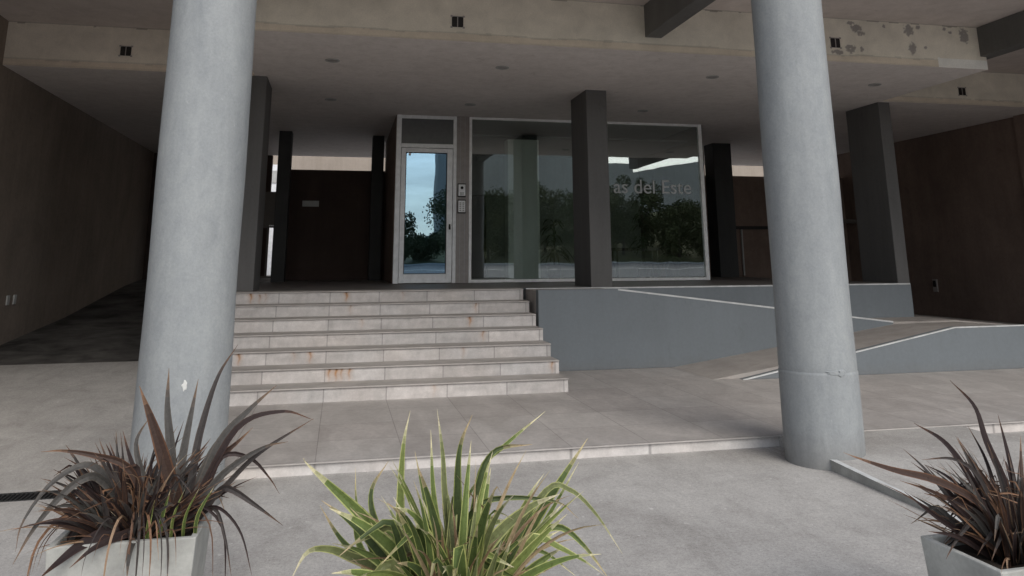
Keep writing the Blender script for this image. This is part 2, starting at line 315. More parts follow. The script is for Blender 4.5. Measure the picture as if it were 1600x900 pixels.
HERO_DARK_RIGHT= [(0.0442, [(2.854, 3.05, 0.419), (2.836, 3.075, 0.636), (2.78, 3.1, 0.837), (2.766, 3.125, 0.977), (2.679, 3.15, 1.087)]), (0.0417, [(2.733, 3.05, 0.453), (2.66, 3.04, 0.607), (2.459, 3.03, 0.715), (2.252, 3.02, 0.771), (2.091, 3.01, 0.826), (2.014, 3.0, 0.856)]), (0.027, [(2.725, 3.05, 0.405), (2.597, 3.05, 0.584), (2.448, 3.05, 0.669), (2.297, 3.05, 0.722)]), (0.027, [(2.763, 3.05, 0.354), (2.611, 3.05, 0.474), (2.456, 3.05, 0.571), (2.312, 3.05, 0.68)]), (0.0417, [(2.776, 3.05, 0.425), (2.724, 3.083, 0.59), (2.604, 3.117, 0.822), (2.472, 3.15, 0.918)]), (0.0245, [(2.768, 3.05, 0.474), (2.7, 3.067, 0.696), (2.6, 3.083, 0.779), (2.45, 3.1, 0.783)]), (0.0319, [(2.858, 3.05, 0.443), (2.884, 3.083, 0.58), (2.901, 3.117, 0.755), (2.907, 3.15, 0.935)]), (0.0319, [(2.787, 3.05, 0.4), (2.787, 3.083, 0.586), (2.782, 3.117, 0.756), (2.743, 3.15, 0.895)]), (0.0417, [(2.752, 3.05, 0.379), (2.686, 3.05, 0.553), (2.572, 3.05, 0.622), (2.405, 3.05, 0.667)]), (0.0245, [(2.787, 3.05, 0.4), (2.727, 3.1, 0.712), (2.683, 3.15, 0.85)]), (0.0319, [(2.897, 3.05, 0.392), (2.978, 3.1, 0.646), (3.093, 3.15, 0.811)]), (0.0221, [(2.721, 3.05, 0.381), (2.509, 3.0, 0.508), (2.324, 2.95, 0.561)]), (0.0344, [(2.736, 3.05, 0.38), (2.659, 3.05, 0.482), (2.535, 3.05, 0.588), (2.478, 3.05, 0.616)])]
# ---------------------------------------------------------------- dimensions (metres)
P = 1.2; S = 4.392; ZU = 5.05; HK = .10; RIS = (P-HK)/7
YF = 14.863; YC = 9.552; YL = 12.036; YT = 11.589; TR = .3856; XS = 2.68; XL = -4.86; XR = 13.21

# ---------------------------------------------------------------- ground and street
mb = MB(); mb.grid((-160,-16,0), (320,0,0), (0,12,0), 1, 1); mb.grid((-160,-58,1.15), (320,0,0), (0,42,-1.15), 1, 1)
tag(mb.build('road', M['road']), kind='structure')
mb = MB(); hz = lambda y: 0 if y > -16 else (-16-y)/42*1.15
for (cy, wd) in ((-24, .35), (-42, .5)):
    for k in range(120):
        x0, x1 = -120+k*2, -118+k*2; f_ = lambda x: cy + .0016*(x-10)**2*(-1)
        a, b = f_(x0), f_(x1)
        mb.face([(x0,a-wd,hz(a-wd)+.02),(x1,b-wd,hz(b-wd)+.02),(x1,b+wd,hz(b+wd)+.02),(x0,a+wd,hz(a+wd)+.02)])
tag(mb.build('road_marking', M['edge']), kind='structure')
mb = MB(); mb.box(-60, 60, -4.0, 6.45, -.25, .004); mb.box(-60, -1.55, 6.45, 6.60, -.25, .004) if False else None
tag(mb.build('pavement', M['ground']), kind='structure')
mb = MB(); mb.grid((-200,-400,-.02), (400,0,0), (0,700,0), 1, 1)
tag(mb.build('ground', M['ground']), kind='structure')
mb = MB(); mb.box(-1.55, 60, 6.45, 6.667, -.2, .004); mb.box(-60, -4.86, 6.45, 6.667, -.2, .004)
tag(mb.build('pavement', M['ground']), kind='structure')
# driveway rising into the left bay: concrete apron, then asphalt
prof = [(6.66,.0),(7.6,.045),(9.5,.165),(11.74,.315)]
mb = MB()
for (a,za),(b,zb) in zip(prof, prof[1:]):
    mb.face([(-4.86,a,za+.004),(-1.55,a,za+.004),(-1.55,b,zb+.004),(-4.86,b,zb+.004)])
tag(mb.build('driveway_apron', M['ground']), kind='structure')
prof = [(11.74,.315),(13.3,.43),(16,.64),(19.9,1.08),(21.6,1.2)]
mb = MB()
for (a,za),(b,zb) in zip(prof, prof[1:]):
    mb.face([(-4.86,a,za+.004),(-1.55,a,za+.004),(-1.55,b,zb+.004),(-4.86,b,zb+.004)])
tag(mb.build('driveway', M['asphalt']), kind='structure')
# yard behind the building
mb = MB(); mb.grid((-20,21.6,P-.03), (60,0,0), (0,12,0), 1, 1)
tag(mb.build('back_yard', M['ground']), kind='structure')
# verge and bank across the street
mb = MB()
def bank(x, y):
    t = max(0, min(1, (-58-y)/30))
    hh = 5.0+4.2*max(0, min(1, (x-14)/7))
    return 1.15 + hh*t*t*(3-2*t)*(.75+.5*noise.noise(Vector((x*.03,y*.03,0)))) + .7*noise.noise(Vector((x*.2,y*.2,3)))*t
nx, ny = 120, 16
for j in range(ny+1):
    for i in range(nx+1):
        x = -150+300*i/nx; y = -58-50*j/ny; mb.v.append((x, y, bank(x, y)))
for j in range(ny):
    for i in range(nx):
        a = j*(nx+1)+i; mb.f.append((a, a+nx+1, a+nx+2, a+1)); mb.c.append(None)
tag(mb.build('hill', M['grass'], smooth=True), kind='structure')
mb = MB(); mb.box(-150,150,-58.3,-57.8,.9,1.30)
tag(mb.build('kerb', M['edge']), kind='structure')
mb = MB(); mb.box(-150,150,-4.15,-4.0,-.1,.008)
tag(mb.build('kerb', M['edge']), kind='structure')

# drain channel
dr = empty('drain_grate', (-3.2,6.555,0), 'narrow dark slotted drain grate across the foot of the driveway', 'drain')
g = MB(); g.box(-4.86,-1.55,6.45,6.66,-.12,-.02); part(g, 'channel', M['dark'], dr)
g = MB()
x = -4.86
while x < -1.56: g.box(x, x+.012, 6.46, 6.65, -.02, .007); x += .03
part(g, 'grating', M['grate'], dr)
g = MB(); g.box(-4.86,-1.55,6.45,6.462,-.02,.009); g.box(-4.86,-1.55,6.648,6.66,-.02,.009); part(g, 'grate_frame', M['grate'], dr)

# ---------------------------------------------------------------- lower terrace
def stone(p, seed=0, joints=(), base=(.50,.472,.455), w=.69, off=.13):
    """pale riser tile with joints, tone per tile, streaks"""
    k = math.floor((p.x+off)/w + seed*.0)
    random_t = noise.noise(Vector((k*3.7, seed*5.1, .3)))
    d = abs(((p.x+off)/w) - round((p.x+off)/w))*w
    s = 1 + .22*random_t + .13*noise.noise(Vector((p.x*5, seed*9.3, p.z*14))) + .07*noise.noise(Vector((p.x*22, seed*3.3, p.z*9)))
    c = [b*s for b in base]
    t = noise.noise(Vector((p.x*2.2, seed*4.4, 7)))
    c = [c[0]*(1+.025*t), c[1], c[2]*(1-.02*t)]
    if d < .006: c = [a*.5 for a in c]
    return c
RUST = [(0,-1.197,1.19,.9),(0,.102,1.19,1.),(0,-1.08,1.16,.4),(0,-1.0,1.18,.25),(2,1.756,.87,.8),(3,1.867,.72,.5),(4,-1.128,.56,.8),(4,-.311,.56,.7),
        (5,-.08,.41,.8),(5,.0,.41,1.),(5,.06,.41,.6),(5,.15,.41,.7),(5,2.592,.41,.6),(2,.31,.87,.25),(4,1.55,.55,.25),(1,.155,1.02,.25),(1,1.9,1.02,.4),(0,.9,1.19,.2),(6,1.1,.25,.25),(4,-.5,.56,.25)]
def rust(c, p, n):
    for (k, x, z, a) in RUST:
        if k != n: continue
        dx = abs(p.x-x + .006*math.sin(p.z*60)); dz = z-p.z
        if dx < .07 and dz > -.01:
            core = math.exp(-(dx/.010)**2)*a; halo = math.exp(-(dx/.036)**2)*a*.8*max(0, 1-dz/.17)
            top = math.exp(-(dz/.03)**2)
            f = min(1, core*.85*(max(0,1-dz/.19))+halo)
            rc = (.42,.22,.10); dk = (.05,.03,.02)
            c = [c[i]*(1-f)+f*rc[i] for i in range(3)]
            f2 = min(1, core*top*1.1); c = [c[i]*(1-f2)+f2*dk[i] for i in range(3)]
    return c
ter = empty('lower_terrace', (2.4,8.5,0), 'low tiled terrace slab with a pale kerb edge at the foot of the stairs', 'terrace')
mb = MB(); mb.box(-1.55,13.2,6.69,12.1,-.2,HK-.012); part(mb, 'slab', M['tread'], ter)
mb = MB(); mb.grid((-1.55,6.64,HK), (14.75,0,0), (0,5.46,0), 1, 1); part(mb, 'tile_paving', M['tiles'], ter)
mb = MB(); mb.grid((-1.55,6.667,-.004), (14.75,0,0), (0,0,HK-.006), 740, 6, lambda p: stone(p, 11, base=(.54,.51,.49)))
mb.grid((-1.55,12.0,-.004), (0,-5.333,0), (0,0,HK-.006), 200, 5, lambda p: stone(p, 12))
part(mb, 'kerb_face', M['riser'], ter)
mb = MB(); mb.box(-1.56,13.2,6.64,6.668,HK-.012,HK-.001); part(mb, 'kerb_nosing', M['tread'], ter)

# ---------------------------------------------------------------- stairs
st = empty('staircase', (.6,10.5,HK), 'wide seven step staircase with pale tiled risers and rust stains', 'stairs')
for n in range(7):              # n = 0 is the top riser
    y = YT - n*TR; z1 = P - n*RIS; z0 = z1-RIS
    yb = 12.0 if n == 0 else y+TR+.01
    s_ = MB(); s_.grid((-1.5,y+.012,z0), (XS+1.5,0,0), (0,0,RIS-.014), 420, 14, lambda p: rust(stone(p, n+1, off=.13+(0.0 if n>2 else .0)), p, n))
    s_.grid((XS-.004,y+.012,z0), (0,yb-y,0), (0,0,RIS-.014), 30, 6, lambda p: stone(p, n+20))
    stp = part(s_, 'riser', M['riser'], st)
    t_ = MB(); t_.box(-1.5, XS, y-.012, yb, z1-.016, z1)
    part(t_, 'tread', M['tread'], st, bevel=.004)
mb = MB()
for n in range(7):
    y = YT - n*TR; z1 = P - n*RIS
    mb.box(-1.49, XS-.01, y+.02, 12.0, z1-RIS-.0 + (.001 if n<6 else 0), z1-.02)
part(mb, 'stair_core', M['tread'], st)

# ---------------------------------------------------------------- raised platform
pl = empty('entrance_platform', (4,15,0), 'raised tiled entrance platform with blue grey painted side wall at stair top', 'platform')
mb = MB(); mb.box(-1.55, 9.46, 11.96, 18.6, 0, P-.005); part(mb, 'platform_floor', M['darktile'], pl)
mb = MB(); mb.box(2.75, 9.46, 11.75, 11.96, .1, P-.004); part(mb, 'side_wall', M['blue'], pl, bevel=.006)
mb = MB(); mb.box(2.76, 9.44, 11.738, 11.765, P-.022, P-.0005); part(mb, 'edge_trim', M['edge'], pl)

# ---------------------------------------------------------------- wheelchair ramps
r1 = empty('upper_ramp', (5.5,11.3,0), 'upper blue grey ramp running down right from the platform with white top edge', 'ramp', 'blue grey wheelchair ramp flights')
out1 = [(2.752,.1),(2.752,P),(3.94,P),(8.43,.655),(8.43,.1)]
mb = MB(); mb.prism_xz(out1, 10.959, 11.11); part(mb, 'parapet', M['blue'], r1, bevel=.006)
mb = MB(); mb.prism_xz([(2.752,.1),(2.752,P-.012),(3.94,P-.012),(3.94+.01,P-.07),(8.43,.59),(8.43,.1)], 11.112, 11.748); part(mb, 'ramp_floor', M['ramp'], r1)
mb = MB()
L = [(3.94,P+.003),(8.43,.658)]
mb.face([(3.94,10.953,P+.005),(8.43,10.953,.66),(8.43,10.972,.66),(3.94,10.972,P+.005)])
mb.face([(3.94,10.953,P-.018),(8.43,10.953,.636),(8.43,10.953,.66),(3.94,10.953,P+.005)])
part(mb, 'white_edge', M['edge'], r1)
mb = MB(); mb.box(2.75,3.94,10.955,10.985,P-.008,P+.004); part(mb, 'edge_trim', M['blue'], r1)
r2 = empty('lower_ramp', (7,10,0), 'lower ramp rising right from the terrace behind a blue grey wall', 'ramp', 'blue grey wheelchair ramp flights')
mb = MB(); mb.prism_xz([(5.11,.1),(8.37,.675),(13.2,.69),(13.2,.1)], 9.624, 9.74); part(mb, 'parapet', M['blue'], r2, bevel=.006)
mb = MB(); mb.prism_xz([(4.75,HK+.001),(8.43,.615),(9.55,.63),(13.2,.33),(13.2,HK+.001)], 9.742, 10.957); part(mb, 'ramp_floor', M['ramp'], r2)
mb = MB(); mb.prism_xz([(8.432,.1),(8.432,.65),(9.55,.65),(9.55,.1)], 10.958, 11.748); mb.prism_xz([(9.552,.1),(9.552,.65),(13.2,.328),(13.2,.1)], 10.958, 21.5)
part(mb, 'landing', M['ramp'], r2)
mb = MB()
for (xa,za),(xb,zb) in (((5.11,.10),(8.37,.675)),((8.37,.675),(13.2,.69))):
    mb.face([(xa,9.618,za+.005),(xb,9.618,zb+.005),(xb,9.645,zb+.005),(xa,9.645,za+.005)])
    mb.face([(xa,9.618,za-.012),(xb,9.618,zb-.012),(xb,9.618,zb+.005),(xa,9.618,za+.005)])
part(mb, 'white_edge', M['edge'], r2)
# short street ramp beside the right column
sr = empty('street_ramp', (4.7,5.4,0), 'small concrete street ramp with white painted edge right of the round column', 'ramp')
mb = MB(); mb.prism_yz([(6.66,.0),(6.66,.092),(6.0,.09),(4.1,.008),(4.1,.0)], 3.846, 5.7); part(mb, 'ramp_slab', M['ground'], sr)
mb = MB()
mb.face([(3.795,4.05,.012),(3.845,4.05,.012),(3.845,6.1,.098),(3.795,6.1,.098)]); part(mb, 'painted_edge', M['edge'], sr)
mb = MB(); mb.face([(3.8,4.05,.0),(3.8,4.05,.010),(3.8,6.1,.094),(3.8,6.1,.0)]); mb.face([(3.846,4.05,.0),(3.846,6.1,.0),(3.846,6.1,.09),(3.846,4.05,.008)]); part(mb, 'ramp_side', M['cement'], sr)

# ---------------------------------------------------------------- building shell
bl = empty('apartment_building', (4,15,0), 'open ground floor of a concrete apartment block with cream fascia and brown side walls', 'building')
PATCH = [(7.267,4.91,.10,.07),(8.146,4.936,.10,.09),(8.182,4.654,.07,.10),(9.106,4.91,.09,.13),(6.93,4.535,.12,.04),(7.141,4.60,.10,.07),(7.321,4.598,.035,.04),
         (8.408,4.683,.03,.03),(7.728,4.978,.03,.03),(8.772,4.99,.03,.03),(8.872,4.945,.03,.03),(7.18,4.99,.07,.03),(7.33,4.84,.07,.04),(8.32,4.99,.05,.03)]
def fasc(p, patches=True, base=(.74,.685,.585)):
    s = 1 + .10*noise.noise(Vector((p.x*.8, p.z*1.5, p.y))) + .06*noise.noise(Vector((p.x*4, p.z*9, 2+p.y)))
    c = [b*s for b in base]
    e = p.z - S
    # rough cracked drip edge along the bottom, brown line under the top
    n1 = noise.noise(Vector((p.x*2.3, 0, 4+p.y)))
    if e < .10+.02*n1: c = [c[0]*.93, c[1]*.88, c[2]*.84]
    if abs(e-(.105+.02*n1)) < .010*(1+noise.noise(Vector((p.x*6,3,1)))): c = [a*.78 for a in c]
    if e < .02: c = [a*.86 for a in c]
    te = ZU - p.z
    if te < .012+.03*max(0, noise.noise(Vector((p.x*3.1, 8, 1)))-.12): c = [a*.5 for a in c]
    if patches:
        for (x, z, a, b) in PATCH:
            q = ((p.x-x)/a)**2+((p.z-z)/b)**2 + .9*noise.noise(Vector((p.x*26, p.z*26, 1)))
            if q < .62: c = [.36*s, .33*s, .305*s]
            elif q < .8: c = [.5*s, .46*s, .39*s]
            elif q < 1.05: c = [.72, .67, .58]
        if p.x > 8.6 and e < .14+.02*n1: c = [.84,.82,.77]
    return c
mb = MB(); mb.grid((-1.4,YC,S), (10.86,0,0), (0,0,ZU-S), 900, 54, lambda p: fasc(p))
part(mb, 'fascia', M['fascia'], bl)
mb = MB(); mb.grid((XL,YL,S), (XL*-1-1.4,0,0), (0,0,ZU-S), 200, 36, lambda p: fasc(p, False, (.74,.67,.575)))
part(mb, 'fascia', M['fascia'], bl)
mb = MB(); mb.grid((9.462,11.965,S), (XR-9.462,0,0), (0,0,ZU-S), 200, 36, lambda p: fasc(p, False))
part(mb, 'fascia', M['fascia'], bl)
mb = MB(); mb.box(-1.4,9.46,YC+.002,12.1,S,S+.12); mb.box(XL,-1.402,YL+.002,21.5,S,S+.12); mb.box(9.462,XR,11.967,21.5,S,S+.12); mb.box(-1.4,9.46,12.1,21.5,S,S+.12)
part(mb, 'ceiling', M['soffit'], bl)
mb = MB(); mb.box(XL-.3,XR+.3,5.3,21.5,ZU,ZU+.25); part(mb, 'upper_slab', M['upper'], bl)
mb = MB(); mb.box(3.95,4.19,5.3,YC-.002,4.588,ZU-.002); part(mb, 'beam', M['beam'], bl, bevel=.008)
mb = MB(); mb.box(9.35,9.60,5.3,YC-.002,4.588,ZU-.002); mb.box(9.465,9.60,YC,11.96,4.588,ZU-.002); part(mb, 'beam', M['beam'], bl, bevel=.008)
mb = MB(); mb.box(XL-.25,XL,4.2,21.7,-.1,ZU-.002); part(mb, 'side_wall', M['wallL'], bl)  # front stretch lies out of view, extended to block sky light from the driveway
mb = MB(); mb.box(XR,XR+.25,4.2,21.7,-.1,ZU-.002); part(mb, 'side_wall', M['wallR'], bl)  # also extended forward out of view, to darken the right side
mb = MB(); mb.box(XR-.10,XR,12.3,12.8,.3,S-.002); part(mb, 'pilaster', M['wallR'], bl)
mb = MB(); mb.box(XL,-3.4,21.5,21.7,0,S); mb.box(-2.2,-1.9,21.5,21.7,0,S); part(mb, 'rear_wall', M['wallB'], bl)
dd = MB(); dd.box(-3.4,-2.2,21.55,21.65,1.0,S); part(dd, 'garage_door', M['wallL'], bl)
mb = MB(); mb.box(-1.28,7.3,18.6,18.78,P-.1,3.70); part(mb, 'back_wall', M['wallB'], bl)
mb = MB(); mb.box(7.31,XR-.002,18.6,18.78,0,3.74); part(mb, 'back_wall', M['wallR'], bl)
mb = MB(); mb.box(7.32,12.0,18.54,18.598,2.36,2.44); part(mb, 'wall_rail', M['dark'], bl)
mb = MB(); mb.box(10.06,10.09,18.5,18.55,P,2.36); part(mb, 'pipe', M['plastic'], bl)
mb = MB(); mb.box(-.92,-.55,18.575,18.598,2.85,2.98); part(mb, 'wall_plate', M['plastic'], bl)
# wall sockets
for x0, x1, y, z in ((XR-.03, XR-.001, 15.6, 1.0),):
    sk = empty('wall_socket', (XR-.01, y, z), 'small dark box fixed low on the brown right wall', 'socket')
    g = MB(); g.box(x0,x1,y-.07,y+.07,z-.14,z+.14); part(g, 'cover', M['alu_dark'], sk, bevel=.006)
    g = MB(); g.box(x0-.012,x0-.001,y-.045,y+.045,z-.03,z+.11); part(g, 'flap', M['dark'], sk, bevel=.004)
sk = empty('wall_socket', (XL+.01, 13.4, 1.08), 'pale double socket low on the brown left wall', 'socket')
for q in (13.30, 13.55):
    g = MB(); g.box(XL+.001,XL+.02,q-.05,q+.05,1.0,1.14); part(g, 'cover', M['plastic'], sk, bevel=.004)
# frame of the glazed screen in the right bay
gt = empty('metal_screen', (12.0,18.0,.3), 'brown metal framed screen at the back of the right bay', 'screen')
g = MB(); g.box(11.9,XR-.01,18.0,18.06,2.50,2.60); part(g, 'rail', M['gate'], gt)
for a in (11.9, 12.55):
    g = MB(); g.box(a,a+.09,18.061,18.12,.4,S-.003); part(g, 'post', M['gate'], gt)

# ---------------------------------------------------------------- round columns
def column(x, y, r, label, collar):
    c = empty('round_column', (x, y, 0), label, 'column', 'round concrete columns in front of the entrance')
    g = MB(); seg = 72
    zs = [0.0]
    z = 0
    while z < ZU-.01: z = min(ZU-.002, z+.06); zs.append(z)
    zs = sorted(set([round(q,4) for q in zs] + ([.70,.712,.722,.735] if collar else [])))
    for z in zs:
        rr = r + .0025*math.sin(z*3.1) + (0.0)
        if collar:
            if z < .717: rr += .0035
            if abs(z-.722) < .004: rr -= .002
        for k in range(seg):
            a = 2*math.pi*k/seg
            d = .003*noise.noise(Vector((math.cos(a)*2, math.sin(a)*2, z*1.6+x)))
            g.v.append((x+(rr+d)*math.cos(a), y+(rr+d)*math.sin(a), z))
    for i in range(len(zs)-1):
        for k in range(seg):
            k2 = (k+1) % seg; g.f.append((i*seg+k, i*seg+k2, (i+1)*seg+k2, (i+1)*seg+k)); g.c.append(None)
    part(g, 'shaft', M['column'], c, smooth=True)
    return c
c1 = column(-1.042, 6.118, .3075, 'thick round grey column standing left of the stairs behind the dark flax', False)
c2 = column(3.936, 6.118, .3075, 'thick round grey column right of the stairs with a rough joint ring near its foot', True)
def blob(x, y, r, ang, z, w, h, n, seed, t=.006):
    g = MB(); rnd = random.Random(seed)
    pts = []
    for k in range(14):
        a = 2*math.pi*k/14; q = 1+rnd.uniform(-.35,.3)
        pts.append((a, q))
    cx = ang
    for k in range(14):
        a0, q0 = pts[k]; a1, q1 = pts[(k+1) % 14]
        def P_(a, q, rr): 
            th = cx + math.cos(a)*q*w/r; return (x+rr*math.cos(th), y+rr*math.sin(th), z+math.sin(a)*q*h)
        g.face([P_(0,0,r+t*1.4), P_(a0,q0*.7,r+t*1.2), P_(a1,q1*.7,r+t*1.2)])
        g.face([P_(a0,q0*.7,r+t*1.2), P_(a0,q0,r), P_(a1,q1,r), P_(a1,q1*.7,r+t*1.2)])
    return g
part(blob(-1.042,6.118,.3085,math.radians(-80),.815,.018,.032,1,3,.002), 'chipped_patch', M['scar'], c1, smooth=True)
part(blob(3.936,6.118,.3095,math.radians(-88),.72,.040,.028,1,5,.010), 'mortar_lump', M['column'], c2, smooth=True)
part(blob(3.936,6.118,.309,math.radians(-98),.725,.075,.022,1,8,.006), 'mortar_lump', M['column'], c2, smooth=True)
part(blob(3.936,6.118,.3165,math.radians(-85),.722,.012,.010,1,9,.004), 'chipped_patch', M['scar'], c2, smooth=True)

# ---------------------------------------------------------------- square pillars
def pillar(x0, x1, y0, y1, z0, label, mat, grp, bev=.012):
    c = empty('square_pillar', ((x0+x1)/2, (y0+y1)/2, z0), label, 'pillar', grp)
    g = MB(); g.box(x0,x1,y0,y1,z0-.05,S+.02); part(g, 'shaft', M[mat], c, bevel=bev)
    return c
pillar(-1.46,-1.22,12.05,12.95,P,'grey square pillar half hidden behind the left round column','pillar','square pillars along the platform edge')
pillar(3.89,4.25,12.05,12.95,P,'grey square pillar standing in front of the lobby window','pillar','square pillars along the platform edge')
pillar(9.45,9.69,12.05,13.0,P,'grey square pillar at the right end of the platform beside the brown wall','pillar','square pillars along the platform edge')
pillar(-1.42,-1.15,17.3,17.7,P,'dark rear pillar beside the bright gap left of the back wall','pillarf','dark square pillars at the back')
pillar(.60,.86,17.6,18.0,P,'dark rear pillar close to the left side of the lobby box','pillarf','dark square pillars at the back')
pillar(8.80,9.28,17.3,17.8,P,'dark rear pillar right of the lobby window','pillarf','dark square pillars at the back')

# ---------------------------------------------------------------- lobby box
lb = empty('lobby', (4,16.5,P), 'enclosed lobby room behind the entrance glazing with brown side wall', 'room')
mb = MB(); mb.box(.945,1.02,YF+.08,18.598,P,S-.001); part(mb, 'side_wall', M['wallR'], lb)
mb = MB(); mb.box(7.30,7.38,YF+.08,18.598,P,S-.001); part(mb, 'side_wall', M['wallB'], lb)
mb = MB(); mb.box(1.03,2.95,18.45,18.55,P,S-.002); mb.box(2.95,3.38,18.45,18.55,3.15,S-.002); mb.box(3.38,7.29,18.45,18.55,P,S-.002); part(mb, 'rear_wall', M['inner'], lb)
mb = MB(); mb.box(2.95,3.38,18.56,18.59,P,3.15); part(mb, 'inner_door', M['dark'], lb)
mb = MB(); mb.box(1.03,7.29,YF+.1,18.45,P,P+.006); part(mb, 'lobby_floor', M['innerfloor'], lb)
mb = MB(); mb.box(3.20,3.84,15.1,15.44,P+.006,4.0); part(mb, 'reflection_stand_in', M['stand_in'], lb)  # added pale box imitating the pillar's pale reflection in the window
mb = MB(); mb.box(1.03,7.29,YF+.6,18.44,4.10,4.14); part(mb, 'dropped_ceiling', M['innerceil'], lb)
# door set
ds = empty('glass_entrance_door', (1.54,YF,P), 'white framed glass entrance door with a solid grey panel above', 'door')
g = MB()
g.box(.955,1.05,YF,YF+.09,P+.001,S-.003); g.box(2.06,2.125,YF,YF+.09,P+.001,S-.003); g.box(1.051,2.059,YF+.002,YF+.088,S-.07,S-.004); g.box(1.051,2.059,YF+.002,YF+.088,3.75,3.83)
part(g, 'door_frame', M['alu'], ds, bevel=.006)
g = MB(); g.box(1.051,2.059,YF+.03,YF+.06,3.831,S-.071); part(g, 'transom_panel', M['transom'], ds)
lf = MB(); lf.box(1.058,1.145,YF+.01,YF+.06,P+.008,3.742); lf.box(1.945,2.052,YF+.01,YF+.06,P+.008,3.742); lf.box(1.146,1.944,YF+.012,YF+.058,3.66,3.742); lf.box(1.146,1.944,YF+.012,YF+.058,P+.008,1.37)
lfo = part(lf, 'door_leaf', M['alu'], ds, bevel=.005)
g = MB(); g.box(1.146,1.944,YF+.03,YF+.036,1.371,3.659); part(g, 'door_glass', M['doorglass'], ds)
g = MB(); g.box(1.146,1.944,YF+.02,YF+.045,3.645,3.659); g.box(1.93,1.944,YF+.02,YF+.045,1.371,3.644); g.box(1.146,1.158,YF+.02,YF+.045,1.371,3.644); g.box(1.159,1.929,YF+.02,YF+.045,1.371,1.383); part(g, 'glazing_seal', M['dark'], ds)
g = MB(); g.tube([(2.0,YF+.008,2.24),(2.0,YF-.035,2.24),(2.0,YF-.035,2.24)], .014, 8); g.tube([(2.0,YF-.04,2.19),(2.0,YF-.04,2.29)], .017, 8); part(g, 'handle', M['dark'], ds)
g = MB(); g.box(1.20,1.24,YF+.0,YF+.02,3.60,3.64); part(g, 'closer', M['white'], ds)
# pier with intercom
pr = empty('entrance_pier', (2.25,YF,P), 'narrow grey brown pier between entrance door and lobby window', 'pier')
g = MB(); g.box(2.126,2.375,YF+.02,YF+.15,P,S-.002); part(g, 'pier_panel', M['alu_dark'], pr)
g = MB(); g.box(2.2,2.206,YF+.012,YF+.0195,P,S-.003); g.box(2.29,2.296,YF+.012,YF+.0195,P,S-.003); part(g, 'pier_groove', M['plastic'], pr)
for nm, z0, z1, lab in (('camera',2.81,3.07,'grey intercom unit with a small dark camera, upper of two on the pier'),('keypad',2.50,2.76,'grey intercom keypad unit, lower of two on the pier')):
    ic = empty('intercom_panel', (2.235,YF,z0), lab, 'intercom', 'intercom units on the pier')
    g = MB(); g.box(2.155,2.31,YF-.012,YF+.0115,z0,z1); part(g, 'back_plate', M['dark'], ic, bevel=.004)
    g = MB(); g.box(2.165,2.30,YF-.03,YF-.0125,z0+.02,z1-.02); part(g, 'face_plate', M['alu'], ic, bevel=.004)
    if nm == 'camera':
        g = MB(); g.tube([(2.232,YF-.031,2.985),(2.232,YF-.04,2.985)], .028, 14); part(g, 'lens', M['dark'], ic)
        g = MB()
        for k in range(3): g.box(2.19,2.275,YF-.033,YF-.0305,2.845+k*.02,2.853+k*.02)
        part(g, 'speaker_slots', M['dark'], ic)
    else:
        g = MB()
        for k in range(5):
            for bx in (2.185, 2.245):
                g = MB(); g.box(bx,bx+.035,YF-.035,YF-.0305,2.54+k*.036,2.56+k*.036); part(g, 'call_button', M['plastic'], ic)
# window
wn = empty('lobby_window', (4.85,YF,P), 'wide white framed lobby window with frosted lettering and reflections', 'window')
g = MB()
g.box(2.376,2.43,YF,YF+.08,P+.002,S-.003); g.box(7.245,7.325,YF,YF+.08,P+.002,S-.003); g.box(2.431,7.244,YF+.002,YF+.078,S-.05,S-.004); g.box(2.431,7.244,YF+.002,YF+.078,P+.002,P+.055)
part(g, 'window_frame', M['white'], wn, bevel=.005)
g = MB(); g.box(4.78,4.80,YF+.035,YF+.05,P+.056,S-.051); part(g, 'glazing_joint', M['dark'], wn)
for a, b in ((2.431,4.779),(4.801,7.244)):
    g = MB(); g.box(a,b,YF+.04,YF+.046,P+.056,S-.051); part(g, 'pane', M['glass'], wn)
cu = bpy.data.curves.new('lettering', 'FONT'); cu.body = 'as del Este'; cu.size = .40; cu.extrude = .003; cu.align_x = 'RIGHT'
to = bpy.data.objects.new('lettering_curve', cu); COL.objects.link(to)
dg = bpy.context.evaluated_depsgraph_get(); me = bpy.data.meshes.new_from_object(to.evaluated_get(dg)); bpy.data.objects.remove(to)
lt = bpy.data.objects.new('lettering', me); COL.objects.link(lt); me.materials.clear(); me.materials.append(M['letter'])
me.transform(Matrix.Translation((7.04,YF+.032,2.93)) @ Matrix.Rotation(math.pi/2,4,'X') @ Matrix.Diagonal((1.0,1,1,1)))
under(lt, wn); lt['label'] = 'frosted grey lettering reading as del Este'

